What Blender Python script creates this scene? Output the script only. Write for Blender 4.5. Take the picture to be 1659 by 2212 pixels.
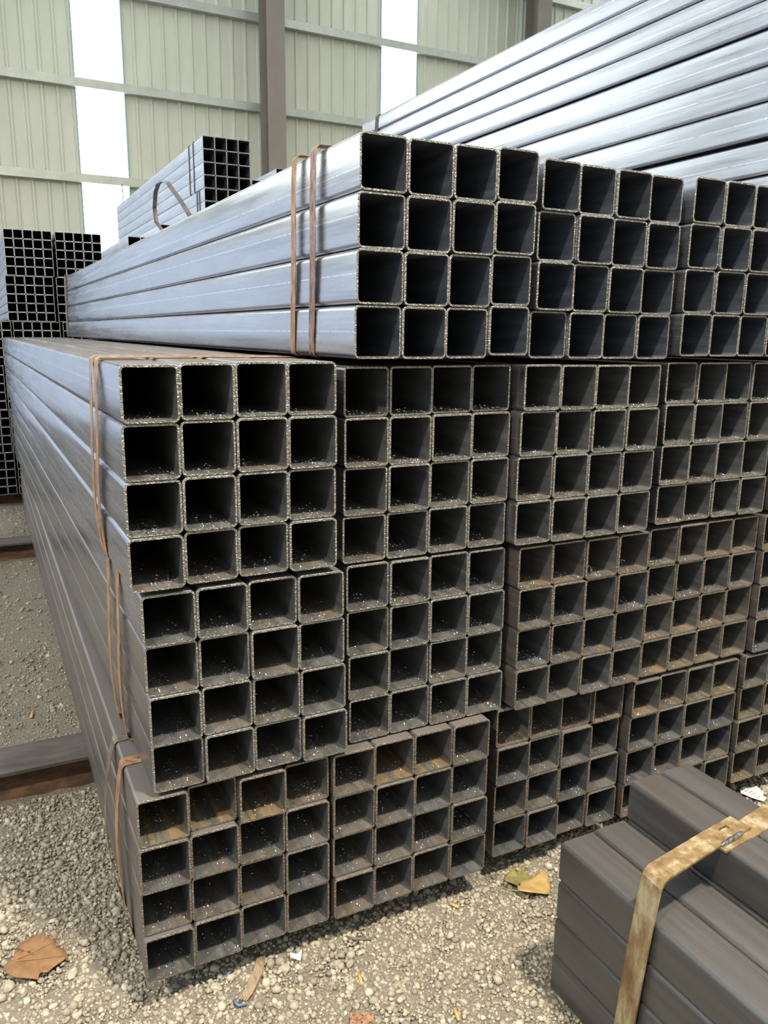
import bpy, bmesh, math, random
import numpy as np
from mathutils import Vector, Matrix

random.seed(7)
rng = np.random.default_rng(7)
scene = bpy.context.scene
COL = scene.collection
for o in list(bpy.data.objects):
    bpy.data.objects.remove(o)

# ------------------------------------------------------------------ camera, world, light, exposure
cam_d = bpy.data.cameras.new('camera')
cam = bpy.data.objects.new('camera', cam_d)
COL.objects.link(cam)
cam.location = (-0.24010, -1.69301, 1.52831)
cam.rotation_euler = (math.radians(77.39389), math.radians(-0.69116), math.radians(-26.90719))
cam_d.sensor_fit = 'VERTICAL'
cam_d.sensor_height = 36.0
cam_d.lens = 1720.41 / 2212 * 36.0
cam_d.clip_start = 0.02
cam_d.clip_end = 200
scene.camera = cam

WORLD_COL, WORLD_STR = (0.70, 0.83, 1.0), 1.25
SKYLIGHT_STR = 6.5       # daylight glowing through the translucent roof strips
WINDOW_STR = 5.2         # daylight glowing through the translucent wall strips
LAMP_W = 930.0
LAMP_COL = (1.0, 0.89, 0.70)
world = bpy.data.worlds.new('world')
scene.world = world
world.use_nodes = True
bg = world.node_tree.nodes['Background']
bg.inputs['Color'].default_value = (*WORLD_COL, 1)
bg.inputs['Strength'].default_value = WORLD_STR

vs = scene.view_settings
vs.view_transform = 'Standard'
vs.look = 'None'
vs.exposure = 0.0
vs.gamma = 1.0
vs.use_curve_mapping = False
scene.cycles.max_bounces = 3
scene.cycles.diffuse_bounces = 2
scene.cycles.glossy_bounces = 2
scene.cycles.transmission_bounces = 1
scene.cycles.adaptive_threshold = 0.08
scene.cycles.sample_clamp_indirect = 6.0


# ------------------------------------------------------------------ helpers
def tag(o, label=None, cat=None, group=None, kind=None):
    if label: o['label'] = label
    if cat: o['category'] = cat
    if group: o['group'] = group
    if kind: o['kind'] = kind
    return o


def link(name, data, parent=None, loc=(0, 0, 0), rot=(0, 0, 0)):
    o = bpy.data.objects.new(name, data)
    COL.objects.link(o)
    o.location = loc
    o.rotation_euler = rot
    if parent is not None:
        o.parent = parent
    return o


def empty(name, loc=(0, 0, 0), rot=(0, 0, 0)):
    o = link(name, None, None, loc, rot)
    o.empty_display_size = 0.05
    return o


class MB:
    def __init__(self):
        self.v, self.f, self.m, self.s = [], [], [], []

    def add(self, verts, faces, mi=0, smooth=False):
        b = len(self.v)
        self.v += [tuple(p) for p in verts]
        self.f += [tuple(i + b for i in f) for f in faces]
        self.m += [mi] * len(faces)
        self.s += [smooth] * len(faces)
        return self

    def box(self, x0, x1, y0, y1, z0, z1, mi=0):
        v = [(x0, y0, z0), (x1, y0, z0), (x1, y1, z0), (x0, y1, z0), (x0, y0, z1), (x1, y0, z1), (x1, y1, z1), (x0, y1, z1)]
        return self.add(v, [(0, 3, 2, 1), (4, 5, 6, 7), (0, 1, 5, 4), (1, 2, 6, 5), (2, 3, 7, 6), (3, 0, 4, 7)], mi)

    def prism(self, prof, axis, a, b, mi=0):
        """closed 2D profile swept along an axis from a to b"""
        n = len(prof)
        def P(u, w, t):
            return {'x': (t, u, w), 'y': (u, t, w), 'z': (u, w, t)}[axis]
        v = [P(u, w, a) for u, w in prof] + [P(u, w, b) for u, w in prof]
        f = [(i, (i + 1) % n, n + (i + 1) % n, n + i) for i in range(n)]
        f += [tuple(range(n - 1, -1, -1)), tuple(range(n, 2 * n))]
        return self.add(v, f, mi)

    def tube(self, pts, r, n=6, mi=0, closed=False):
        pts = [Vector(p) for p in pts]
        rings = []
        for i, p in enumerate(pts):
            a = pts[i - 1] if (i > 0 or closed) else p
            c = pts[(i + 1) % len(pts)] if (i < len(pts) - 1 or closed) else p
            d = (c - a).normalized()
            u = d.cross(Vector((0.13, 0.37, 0.92))).normalized()
            w = d.cross(u)
            rr = r[i] if isinstance(r, (list, tuple)) else r
            rings.append([p + u * rr * math.cos(2 * math.pi * k / n) + w * rr * math.sin(2 * math.pi * k / n) for k in range(n)])
        v = [q for ring in rings for q in ring]
        m = len(pts)
        f = []
        for i in range(m if closed else m - 1):
            j = (i + 1) % m
            f += [(i * n + k, i * n + (k + 1) % n, j * n + (k + 1) % n, j * n + k) for k in range(n)]
        if not closed:
            f += [tuple(range(n - 1, -1, -1)), tuple((m - 1) * n + k for k in range(n))]
        return self.add(v, f, mi, True)

    def mesh(self, name, mats):
        me = bpy.data.meshes.new(name)
        me.from_pydata(self.v, [], self.f)
        for m in (mats if isinstance(mats, (list, tuple)) else [mats]):
            me.materials.append(m)
        me.polygons.foreach_set('material_index', self.m)
        me.polygons.foreach_set('use_smooth', self.s)
        me.update()
        bm = bmesh.new(); bm.from_mesh(me)
        bmesh.ops.recalc_face_normals(bm, faces=bm.faces)
        bm.to_mesh(me); bm.free()
        return me

    def obj(self, name, mats, parent=None, loc=(0, 0, 0), rot=(0, 0, 0)):
        return link(name, self.mesh(name, mats), parent, loc, rot)


# ------------------------------------------------------------------ materials
class NT:
    def __init__(self, name):
        self.mat = bpy.data.materials.new(name)
        self.mat.use_nodes = True
        self.t = self.mat.node_tree
        self.b = self.t.nodes['Principled BSDF']
        self.out = self.t.nodes['Material Output']

    def n(self, typ, **kw):
        nd = self.t.nodes.new(typ)
        for k, v in kw.items():
            if k in nd.inputs.keys() if isinstance(k, str) else False:
                nd.inputs[k].default_value = v
            else:
                setattr(nd, k, v)
        return nd

    def l(self, a, b):
        self.t.links.new(a, b)

    def coords(self, scale=(1, 1, 1), kind='Object'):
        tc = self.n('ShaderNodeTexCoord')
        mp = self.n('ShaderNodeMapping')
        mp.inputs['Scale'].default_value = scale
        self.l(tc.outputs[kind], mp.inputs['Vector'])
        return mp.outputs['Vector']

    def rnd_offset(self, vec, amount=37.0):
        """shift a texture by the object's random number, so that copies differ"""
        oi = self.n('ShaderNodeObjectInfo')
        mul = self.n('ShaderNodeMath', operation='MULTIPLY'); mul.inputs[1].default_value = amount
        self.l(oi.outputs['Random'], mul.inputs[0])
        add = self.n('ShaderNodeVectorMath', operation='ADD')
        self.l(vec, add.inputs[0]); self.l(mul.outputs[0], add.inputs[1])
        return add.outputs[0], oi.outputs['Random']

    def noise(self, vec, scale, detail=4, rough=0.55, dist=0.0):
        nd = self.n('ShaderNodeTexNoise')
        nd.inputs['Scale'].default_value = scale
        nd.inputs['Detail'].default_value = detail
        nd.inputs['Roughness'].default_value = rough
        nd.inputs['Distortion'].default_value = dist
        self.l(vec, nd.inputs['Vector'])
        return nd.outputs['Fac']

    def ramp(self, fac, stops):
        r = self.n('ShaderNodeValToRGB')
        el = r.color_ramp.elements
        while len(el) < len(stops):
            el.new(0.5)
        for e, (p, c) in zip(el, stops):
            e.position = p
            e.color = (*c, 1) if len(c) == 3 else c
        self.l(fac, r.inputs['Fac'])
        return r.outputs['Color']

    def mix(self, fac, a, b, mode='MIX'):
        m = self.n('ShaderNodeMix', data_type='RGBA', blend_type=mode)
        for s, v in ((0, fac), (6, a), (7, b)):
            if isinstance(v, (int, float)):
                m.inputs[s].default_value = v
            elif isinstance(v, tuple):
                m.inputs[s].default_value = (*v, 1) if len(v) == 3 else v
            else:
                self.l(v, m.inputs[s])
        return m.outputs[2]

    def math(self, op, a, b=None):
        m = self.n('ShaderNodeMath', operation=op)
        for i, v in enumerate((a, b)):
            if v is None: continue
            if isinstance(v, (int, float)): m.inputs[i].default_value = v
            else: self.l(v, m.inputs[i])
        return m.outputs[0]

    def bump(self, h, strength=0.3, dist=0.001):
        bp = self.n('ShaderNodeBump')
        bp.inputs['Strength'].default_value = strength
        bp.inputs['Distance'].default_value = dist
        self.l(h, bp.inputs['Height'])
        self.l(bp.outputs['Normal'], self.b.inputs['Normal'])

    def set(self, **kw):
        for k, v in kw.items():
            s = self.b.inputs[k.replace('_', ' ')]
            if isinstance(v, (int, float)): s.default_value = v
            elif isinstance(v, tuple): s.default_value = (*v, 1)
            else: self.l(v, s)
        return self


def v3(c, k):
    return tuple(min(1, x * k) for x in c)


def steel(name, base, tint, metallic=0.8, r0=0.28, r1=0.5, rust=0.0, seam=True, rustcol=(0.20, 0.10, 0.05), dust=0.0, dustcol=(0.125, 0.115, 0.112)):
    t = NT(name)
    vec, rnd = t.rnd_offset(t.coords((16, 0.5, 16)))
    streak = t.noise(vec, 3.0, 3, 0.65)
    vec2, _ = t.rnd_offset(t.coords((5, 1.2, 5)))
    blotch = t.noise(vec2, 1.6, 3, 0.6)
    c = t.ramp(streak, [(0.25, v3(base, 0.72)), (0.5, base), (0.78, v3(base, 1.25))])
    c = t.mix(t.ramp(blotch, [(0.42, (0, 0, 0)), (0.72, (0.75, 0.75, 0.75))]), c, tint)
    c = t.mix(t.math('MULTIPLY', rnd, 0.35), c, v3(base, 0.8))
    if rust > 0:
        vec3, _ = t.rnd_offset(t.coords((9, 2.0, 9)))
        rn = t.noise(vec3, 2.5, 4, 0.7)
        fac = t.ramp(rn, [(0.66 - rust * 0.3, (0, 0, 0)), (0.80 - rust * 0.2, (1, 1, 1))])
        c = t.mix(t.math('MULTIPLY', fac, min(1, 0.35 + rust)), c, rustcol)
    hgt = streak
    if seam:   # longitudinal weld line along the middle of one face
        sp = t.n('ShaderNodeSeparateXYZ')
        t.l(t.coords(), sp.inputs[0])
        if seam == 'groove':      # pair of continuous rolling grooves
            zz = t.math('SUBTRACT', sp.outputs['Z'], t.math('ADD', 0.012, t.math('MULTIPLY', rnd, 0.012)))
            g1 = t.math('LESS_THAN', t.math('ABSOLUTE', zz), 0.0009)
            g2 = t.math('LESS_THAN', t.math('ABSOLUTE', t.math('SUBTRACT', zz, 0.007)), 0.0012)
            gr_ = t.math('MULTIPLY', t.math('MAXIMUM', g1, g2), t.math('LESS_THAN', sp.outputs['X'], -0.04))
            hgt = t.math('SUBTRACT', hgt, t.math('MULTIPLY', gr_, 1.5))
            c = t.mix(t.math('MULTIPLY', gr_, 0.55), c, v3(base, 0.35))
        zo = t.math('SUBTRACT', sp.outputs['Z'], t.math('MULTIPLY', t.math('SUBTRACT', rnd, 0.5), 0.03))
        band = t.math('MULTIPLY', t.math('LESS_THAN', t.math('ABSOLUTE', zo), 0.0016), t.math('LESS_THAN', sp.outputs['X'], -0.04))
        brk = t.noise(t.coords((40, 60, 40)), 1.0, 3)
        band = t.math('MULTIPLY', band, t.math('GREATER_THAN', brk, 0.42))
        if seam == 'groove': band = t.math('MULTIPLY', band, 0.0)
        c = t.mix(t.math('MULTIPLY', band, 0.6), c, v3(base, 1.6))
        hgt = t.math('ADD', hgt, t.math('MULTIPLY', band, 0.5))
    rgh = t.ramp(streak, [(0.2, (r0,) * 3), (0.8, (r1,) * 3)])
    if dust > 0:      # brown dust lying on upward faces
        ge = t.n('ShaderNodeNewGeometry')
        sn = t.n('ShaderNodeSeparateXYZ'); t.l(ge.outputs['Normal'], sn.inputs[0])
        up = t.math('MULTIPLY', t.ramp(sn.outputs['Z'], [(0.90, (0, 0, 0)), (0.99, (1, 1, 1))]), dust)
        up = t.math('MULTIPLY', up, t.ramp(blotch, [(0.2, (0.82,) * 3), (0.6, (1, 1, 1))]))
        c = t.mix(up, c, dustcol)
        t.set(Specular_IOR_Level=t.math('SUBTRACT', 0.5, t.math('MULTIPLY', up, 0.42)))
        rgh = t.mix(up, rgh, (0.75, 0.75, 0.75))
        t.set(Metallic=t.math('MULTIPLY', t.math('SUBTRACT', 1.0, up), metallic))
    else:
        t.set(Metallic=metallic)
    t.set(Base_Color=c, Roughness=rgh)
    t.bump(hgt, 0.1, 0.0005)
    return t.mat


def inner_steel(name, base, stain=0.0):
    t = NT(name)
    vec, rnd = t.rnd_offset(t.coords((14, 1.5, 14)))
    nz = t.noise(vec, 3.0, 3, 0.65)
    c = t.ramp(nz, [(0.3, v3(base, 0.6)), (0.55, base), (0.8, v3(base, 1.5))])
    if stain > 0:   # yellow-brown rust lines along the floor of the tube
        sp = t.n('ShaderNodeSeparateXYZ')
        t.l(t.coords(), sp.inputs[0])
        wob = t.noise(t.coords((3, 6, 3)), 2.0, 3)
        xx = t.math('ADD', sp.outputs['X'], t.math('MULTIPLY', t.math('SUBTRACT', wob, 0.5), 0.05))
        xx = t.math('ADD', xx, t.math('MULTIPLY', t.math('SUBTRACT', rnd, 0.5), 0.05))
        w = t.n('ShaderNodeTexWave', wave_type='BANDS', bands_direction='X', wave_profile='SIN')
        w.inputs['Scale'].default_value = 7.0
        w.inputs['Distortion'].default_value = 1.0
        t.l(t.coords((1, 0.15, 1)), w.inputs['Vector'])
        low = t.math('LESS_THAN', sp.outputs['Z'], -0.047)
        f = t.ramp(w.outputs['Fac'], [(0.72, (0, 0, 0)), (0.95, (1, 1, 1))])
        f2 = t.ramp(t.noise(vec, 1.2, 5), [(0.42, (0, 0, 0)), (0.62, (1, 1, 1))])
        fac = t.math('MULTIPLY', t.math('MULTIPLY', t.math('MAXIMUM', f, f2), low), stain)
        fac = t.math('MULTIPLY', fac, t.ramp(rnd, [(0.15, (0.15,) * 3), (0.7, (1, 1, 1))]))
        c = t.mix(fac, c, (0.32, 0.215, 0.095))
        del xx
    t.set(Base_Color=c, Metallic=0.35, Roughness=t.ramp(nz, [(0.2, (0.38,) * 3), (0.8, (0.6,) * 3)]))
    return t.mat


def rim_steel(name, base):
    t = NT(name)
    w = t.n('ShaderNodeTexWave', wave_type='BANDS', bands_direction='DIAGONAL')
    w.inputs['Scale'].default_value = 42
    w.inputs['Distortion'].default_value = 9
    w.inputs['Detail Scale'].default_value = 2.5
    vec, rnd = t.rnd_offset(t.coords())
    t.l(vec, w.inputs['Vector'])
    nz = t.noise(vec, 90, 4, 0.7)
    c = t.mix(nz, v3(base, 0.45), v3(base, 1.5))
    c = t.mix(0.35, c, w.outputs['Color'], 'MULTIPLY')
    t.set(Base_Color=c, Metallic=0.6, Roughness=0.38)
    t.bump(t.math('ADD', w.outputs['Fac'], nz), 0.9, 0.0015)
    return t.mat


def rusty(name, a, b, c3, scale=1.0, metallic=0.1, rough=0.65, sc=(40, 40, 40), pos=(0.37, 0.49, 0.6)):
    t = NT(name)
    vec, _ = t.rnd_offset(t.coords(sc))
    n1 = t.noise(vec, scale, 8, 0.68)
    c = t.ramp(n1, [(pos[0], a), (pos[1], b), (pos[2], c3)])
    t.set(Base_Color=c, Metallic=metallic, Roughness=rough)
    t.bump(n1, 0.5, 0.001)
    return t.mat


def plain(name, col, rough=0.6, metallic=0.0, var=0.15, scale=8, sc=(1, 1, 1), bump=0.1):
    t = NT(name)
    vec, _ = t.rnd_offset(t.coords(sc))
    n1 = t.noise(vec, scale, 5, 0.6)
    c = t.ramp(n1, [(0.3, v3(col, 1 - var)), (0.7, v3(col, 1 + var))])
    t.set(Base_Color=c, Metallic=metallic, Roughness=rough)
    t.bump(n1, bump, 0.002)
    return t.mat


def glow(name, col, strength):
    t = NT(name)
    t.set(Base_Color=(0.8, 0.82, 0.8), Roughness=0.5, Emission_Color=col, Emission_Strength=strength)
    return t.mat


M = {}
M['bright'] = steel('bluish_bright_steel', (0.47, 0.485, 0.54), (0.40, 0.395, 0.44), 0.9, 0.18, 0.36)
M['silver'] = steel('silver_mill_steel', (0.49, 0.505, 0.56), (0.42, 0.42, 0.475), 0.95, 0.16, 0.32)
M['lilac'] = steel('lilac_grey_steel', (0.30, 0.315, 0.39), (0.25, 0.245, 0.29), 0.8, 0.17, 0.36, 0.05, dust=1.0)
M['grey'] = steel('dull_grey_steel', (0.22, 0.22, 0.235), (0.17, 0.155, 0.15), 0.78, 0.2, 0.42, 0.15, dust=0.8)
M['brown'] = steel('brownish_grey_steel', (0.21, 0.19, 0.185), (0.15, 0.125, 0.11), 0.7, 0.32, 0.55, 0.3, dust=0.8)
M['dark'] = steel('dark_scale_steel', (0.13, 0.13, 0.134), (0.115, 0.092, 0.085), 0.65, 0.3, 0.48, 0.12, seam='groove', dust=0.3, dustcol=(0.12, 0.11, 0.105))
M['pale'] = steel('side_lit_blue_steel', (0.70, 0.76, 0.90), (0.58, 0.62, 0.74), 0.2, 0.4, 0.55, seam=False)  # rear tubes: daylight from the left opening put into a lighter base colour
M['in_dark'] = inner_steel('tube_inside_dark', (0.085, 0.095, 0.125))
M['in_grey'] = inner_steel('tube_inside_grey', (0.115, 0.119, 0.127), 0.25)
M['in_rust'] = inner_steel('tube_inside_rusty', (0.13, 0.125, 0.118), 0.65)
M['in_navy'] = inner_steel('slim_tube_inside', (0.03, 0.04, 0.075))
M['rim_pale'] = rim_steel('pale_cut_rim', (0.50, 0.53, 0.55))
M['rim'] = rim_steel('sawn_steel_rim', (0.36, 0.355, 0.33))
M['rim_brown'] = rim_steel('sawn_brown_rim', (0.31, 0.275, 0.235))
M['strap_rust'] = rusty('rusty_strap', (0.10, 0.05, 0.035), (0.22, 0.11, 0.07), (0.34, 0.24, 0.19), 1.0, 0.35, 0.42, (90, 90, 25))
M['strap_orange'] = rusty('orange_rust_strap', (0.16, 0.075, 0.035), (0.33, 0.17, 0.08), (0.40, 0.26, 0.15), 1.0, 0.2, 0.5, (60, 60, 20))
M['strap_grey'] = rusty('tarnished_strap', (0.12, 0.105, 0.085), (0.20, 0.175, 0.14), (0.30, 0.26, 0.2), 1.0, 0.6, 0.4, (60, 60, 20))
M['strap_dark'] = rusty('dark_strap', (0.035, 0.03, 0.028), (0.065, 0.055, 0.05), (0.10, 0.08, 0.07), 1.0, 0.3, 0.45, (60, 60, 20))
M['bar_rust'] = rusty('rusty_flat_bar', (0.16, 0.085, 0.035), (0.25, 0.175, 0.088), (0.41, 0.345, 0.22), 1.0, 0.15, 0.55, (22, 22, 8), (0.36, 0.5, 0.62))
M['weld'] = rusty('weld_bead', (0.08, 0.09, 0.10), (0.16, 0.18, 0.20), (0.35, 0.36, 0.36), 1.0, 0.7, 0.35, (120, 120, 120))
M['beam'] = rusty('rusty_beam_steel', (0.075, 0.06, 0.052), (0.10, 0.085, 0.076), (0.13, 0.115, 0.105), 1.0, 0.25, 0.6, (4, 12, 12))
M['beam_rust'] = rusty('orange_rusty_web', (0.035, 0.025, 0.022), (0.075, 0.038, 0.022), (0.16, 0.075, 0.03), 1.0, 0.1, 0.8, (5, 14, 14))
M['wall'] = plain('cream_wall_sheet', (0.655, 0.66, 0.555), 0.42, 0.0, 0.05, 3, (1, 1, 0.3), 0.02)
M['girt'] = plain('galvanised_girt', (0.50, 0.52, 0.47), 0.4, 0.35, 0.1, 6)
M['column'] = plain('taupe_column_paint', (0.27, 0.235, 0.20), 0.5, 0.0, 0.08, 2)
M['trim'] = plain('teal_edge_trim', (0.30, 0.46, 0.45), 0.4, 0.0, 0.1, 3)
M['roof'] = plain('pale_roof_sheet', (0.72, 0.73, 0.71), 0.5, 0.0, 0.05, 2)
M['window'] = glow('daylit_translucent_sheet', (0.93, 1.0, 0.97), WINDOW_STR)
M['skylight'] = glow('daylit_roof_sheet', (0.90, 0.97, 1.0), SKYLIGHT_STR)
M['leaf'] = plain('dry_brown_leaf', (0.215, 0.115, 0.052), 0.7, 0.0, 0.22, 40, (1, 1, 1), 0.3)
M['leaf_vein'] = plain('leaf_vein', (0.33, 0.17, 0.07), 0.7)
M['leaf_yellow'] = plain('yellow_leaf', (0.37, 0.255, 0.10), 0.55, 0.0, 0.25, 45, (1, 1, 1), 0.3)
M['leaf_green'] = plain('olive_leaf', (0.20, 0.18, 0.06), 0.6, 0.0, 0.3, 45, (1, 1, 1), 0.3)
M['bark'] = plain('weathered_bark', (0.30, 0.23, 0.16), 0.85, 0.0, 0.35, 30, (6, 1, 1), 0.8)
M['white'] = plain('white_scrap', (0.75, 0.73, 0.66), 0.6, 0.0, 0.1, 40)
M['paper'] = plain('crumpled_label_paper', (0.80, 0.78, 0.72), 0.7, 0.0, 0.08, 30)
M['print'] = plain('grey_print', (0.42, 0.41, 0.40), 0.7)
M['orange'] = plain('orange_filter_paper', (0.70, 0.34, 0.13), 0.7, 0.0, 0.15, 90)
M['blue'] = plain('blue_plastic', (0.10, 0.19, 0.34), 0.45)
M['twig'] = plain('dark_twig', (0.16, 0.12, 0.09), 0.8)
M['rust_scrap'] = rusty('rusty_perforated_strip', (0.16, 0.08, 0.05), (0.30, 0.17, 0.10), (0.42, 0.28, 0.18), 1.0, 0.1, 0.7, (60, 60, 60))
M['lamp'] = plain('lamp_housing', (0.4, 0.4, 0.4), 0.4, 0.6)


def gravel_mat(name):
    t = NT(name)
    at = t.n('ShaderNodeAttribute', attribute_name='tone', attribute_type='GEOMETRY')
    c = t.ramp(at.outputs['Fac'], [(0.0, (0.20, 0.175, 0.14)), (0.35, (0.33, 0.295, 0.235)), (0.7, (0.45, 0.41, 0.33)), (0.97, (0.60, 0.57, 0.48))])
    nz = t.noise(t.coords((1, 1, 1)), 180, 4, 0.7)
    c = t.mix(0.5, c, t.ramp(nz, [(0.3, (0.6, 0.6, 0.6)), (0.7, (1, 1, 1))]), 'MULTIPLY')
    t.set(Base_Color=c, Roughness=0.85)
    t.bump(nz, 0.4, 0.002)
    return t.mat


def ground_mat():
    t = NT('packed_gravel_ground')
    co = t.coords()
    big = t.noise(co, 1.7, 4)
    fine = t.noise(co, 130, 6, 0.75)
    vo = t.n('ShaderNodeTexVoronoi', feature='F1')
    vo.inputs['Scale'].default_value = 95
    t.l(co, vo.inputs['Vector'])
    c = t.ramp(fine, [(0.3, (0.15, 0.13, 0.105)), (0.55, (0.25, 0.222, 0.18)), (0.8, (0.38, 0.34, 0.28))])
    c = t.mix(t.ramp(big, [(0.4, (0, 0, 0)), (0.7, (0.4, 0.4, 0.4))]), c, (0.24, 0.205, 0.165))
    t.set(Base_Color=c, Roughness=0.92)
    h = t.math('SUBTRACT', fine, t.math('MULTIPLY', vo.outputs['Distance'], 1.2))
    t.bump(h, 0.8, 0.006)
    return t.mat


M['gravel'] = gravel_mat('pebble')
M['ground'] = ground_mat()


def sstep(a, b, x):
    u = np.clip((x - a) / (b - a), 0, 1)
    return u * u * (3 - 2 * u)


def gz(x, y):
    """height of the yard: a little higher in front of the pile than along its left side"""
    x = np.asarray(x, float); y = np.asarray(y, float)
    base = -0.115 + 0.03 * (1 - sstep(0.2, 1.1, y))
    return base + 0.006 * np.sin(x * 5.1 + 1.3 * np.sin(y * 2.3)) * np.sin(y * 4.3 + 0.7)


# ------------------------------------------------------------------ the setting: yard, back wall, roof
gx = np.unique(np.round(np.concatenate([np.arange(-16, -1.2, 0.8), np.arange(-1.2, 2.8, 0.05), np.arange(2.8, 16.1, 0.8)]), 4))
gy = np.unique(np.round(np.concatenate([np.arange(-13, -1.6, 0.8), np.arange(-1.6, 2.4, 0.05), np.arange(2.4, 14.5, 0.4)]), 4))
XX, YY = np.meshgrid(gx, gy)
ZZ = gz(XX, YY) + 0.0025 * rng.standard_normal(XX.shape)
gv = np.stack([XX.ravel(), YY.ravel(), ZZ.ravel()], 1)
nx, ny = len(gx), len(gy)
gf = [(j * nx + i, j * nx + i + 1, (j + 1) * nx + i + 1, (j + 1) * nx + i) for j in range(ny - 1) for i in range(nx - 1)]
mb = MB(); mb.add(gv.tolist(), gf, 0, True)
floor = mb.obj('floor', M['ground'])
tag(floor, kind='structure')

WALL_Y, WALL_TOP, PITCH = 14.0, 9.8, 5.83
WIN0, WIN_W = 1.742, 0.80
wall = empty('wall_back', (0, WALL_Y, 0)); tag(wall, kind='structure')
# one corrugated sheet: four ribs, folded as real geometry
SHEET_W = (PITCH - WIN_W) / 5
prof = []
rp = SHEET_W / 4
for k in range(4):
    x = k * rp
    prof += [(x, 0), (x + rp - 0.075, 0), (x + rp - 0.055, -0.028), (x + rp - 0.022, -0.028)]
prof.append((SHEET_W, 0))
mb = MB()
n = len(prof)
vv = [(x, y, -0.3) for x, y in prof] + [(x, y, WALL_TOP) for x, y in prof] + [(x, y + 0.004, -0.3) for x, y in prof] + [(x, y + 0.004, WALL_TOP) for x, y in prof]
ff = [(i, i + 1, n + i + 1, n + i) for i in range(n - 1)] + [(2 * n + i + 1, 2 * n + i, 3 * n + i, 3 * n + i + 1) for i in range(n - 1)]
mb.add(vv, ff)
sheet_me = mb.mesh('wall_panel', M['wall'])
mb = MB().box(0, WIN_W, 0.0, 0.01, -0.3, WALL_TOP)
pane_me = mb.mesh('pane', M['window'])
mb = MB().box(-0.022, 0.0, -0.045, 0.03, -0.3, WALL_TOP)
edge_me = mb.mesh('edge_trim', M['trim'])
GLAZE_Z = 5.0
DOOR_Z = 3.9
wn = 0
for k in range(-3, 3):
    xw = WIN0 + k * PITCH
    wn += 1
    w = empty('window_%d' % wn, (xw, WALL_Y, 0)); tag(w, kind='structure')
    if k == -1:       # above the gateway the strip starts higher up
        MB().box(0, WIN_W, 0.0, 0.01, GLAZE_Z, WALL_TOP).obj('pane', M['window'], w)
    else:
        link('pane', pane_me, w)
        link('edge_trim', edge_me, w)
        link('edge_trim', edge_me, w, (WIN_W + 0.022, 0, 0))
    for s in range(5):
        if k in (-2, -1): continue
        link('wall_panel', sheet_me, wall, (xw + WIN_W + s * SHEET_W, 0.0, 0))
# the two bays left of the frame: open gateway below, glazing above
for k in (-2, -1):
    xw = WIN0 + k * PITCH + WIN_W
    w = empty('window_%d' % (wn + 3 + k), (xw, WALL_Y, 0)); tag(w, kind='structure')
    for s in range(5):
        xo = xw + s * SHEET_W
        if k == -1 and s >= 3:
            link('wall_panel', sheet_me, wall, (xo, 0.0, 0)); continue
        MB().box(0, SHEET_W, 0.0, 0.004, DOOR_Z, GLAZE_Z).obj('wall_panel', M['wall'], wall, (xo, 0, 0))
        if k == -2 and s >= 1:
            MB().box(0.015, SHEET_W - 0.015, 0.0, 0.01, GLAZE_Z, 9.0).obj('pane', M['window'], w, (s * SHEET_W, 0, 0))
            MB().box(-0.015, 0.015, -0.03, 0.02, GLAZE_Z, 9.0).obj('mullion', M['trim'], w, (s * SHEET_W, 0, 0))
            MB().box(0, SHEET_W, 0.0, 0.004, 9.0, WALL_TOP).obj('wall_panel', M['wall'], wall, (xo, 0, 0))
        else:
            MB().box(0, SHEET_W, 0.0, 0.004, GLAZE_Z, WALL_TOP).obj('wall_panel', M['wall'], wall, (xo, 0, 0))
# far walls of the hall, behind and to the right of the camera
for nm, d in (('wall_front', (-16, 16, -13.06, -13.0)), ('wall_right', (16.0, 16.06, -13, 14))):
    w = MB().box(d[0], d[1], d[2], d[3], -0.3, WALL_TOP).obj(nm, M['wall']); tag(w, kind='structure')
COLS = (-6.72, -0.80, 5.10, 11.0)
GIRT_Z = (1.07, 2.60, 4.11, 5.64, 7.16, 8.66)
xs = [-15.8] + list(COLS) + [16.0]
for z in GIRT_Z:
    for a, b in zip(xs[:-1], xs[1:]):
        if z < DOOR_Z and b < 0: continue
        g = MB()
        H, Dp, T = 0.14, 0.15, 0.01
        g.prism([(-Dp, z - H / 2), (-Dp, z + H / 2), (-0.03, z + H / 2), (-0.03, z + H / 2 - T), (-Dp + T, z + H / 2 - T),
                 (-Dp + T, z - H / 2 + T), (-0.03, z - H / 2 + T), (-0.03, z - H / 2)], 'x', a + 0.02, b - 0.02)
        g.obj('girt', M['girt'], wall)
for i, cx in enumerate(COLS):
    c = empty('steel_column', (cx, 13.45, -0.12))
    if cx == 5.10:
        tag(c, 'tall taupe steel column before the wall, left of the silver tubes', 'column', 'wall columns')
    elif cx == 11.0:
        tag(c, 'tall taupe steel column rising behind the silver tubes, beside a drainpipe', 'column', 'wall columns')
    else:
        tag(c, 'tall taupe steel column further left along the back wall', 'column', 'wall columns')
    MB().box(-0.17, 0.17, -0.22, -0.204, 0, WALL_TOP).obj('flange', M['column'], c)
    MB().box(-0.17, 0.17, 0.204, 0.22, 0, WALL_TOP).obj('flange', M['column'], c)
    MB().box(-0.006, 0.006, -0.204, 0.204, 0, WALL_TOP).obj('web', M['column'], c)
    MB().box(-0.28, 0.28, -0.3, 0.3, 0, 0.02).obj('base_plate', M['column'], c)
dp = MB().tube([(10.68, 13.62, -0.12), (10.68, 13.62, 5), (10.68, 13.62, WALL_TOP)], 0.055, 10)
tag(dp.obj('drainpipe', M['girt']), 'grey drainpipe running up beside the taupe column behind the silver tubes', 'pipe')

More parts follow.
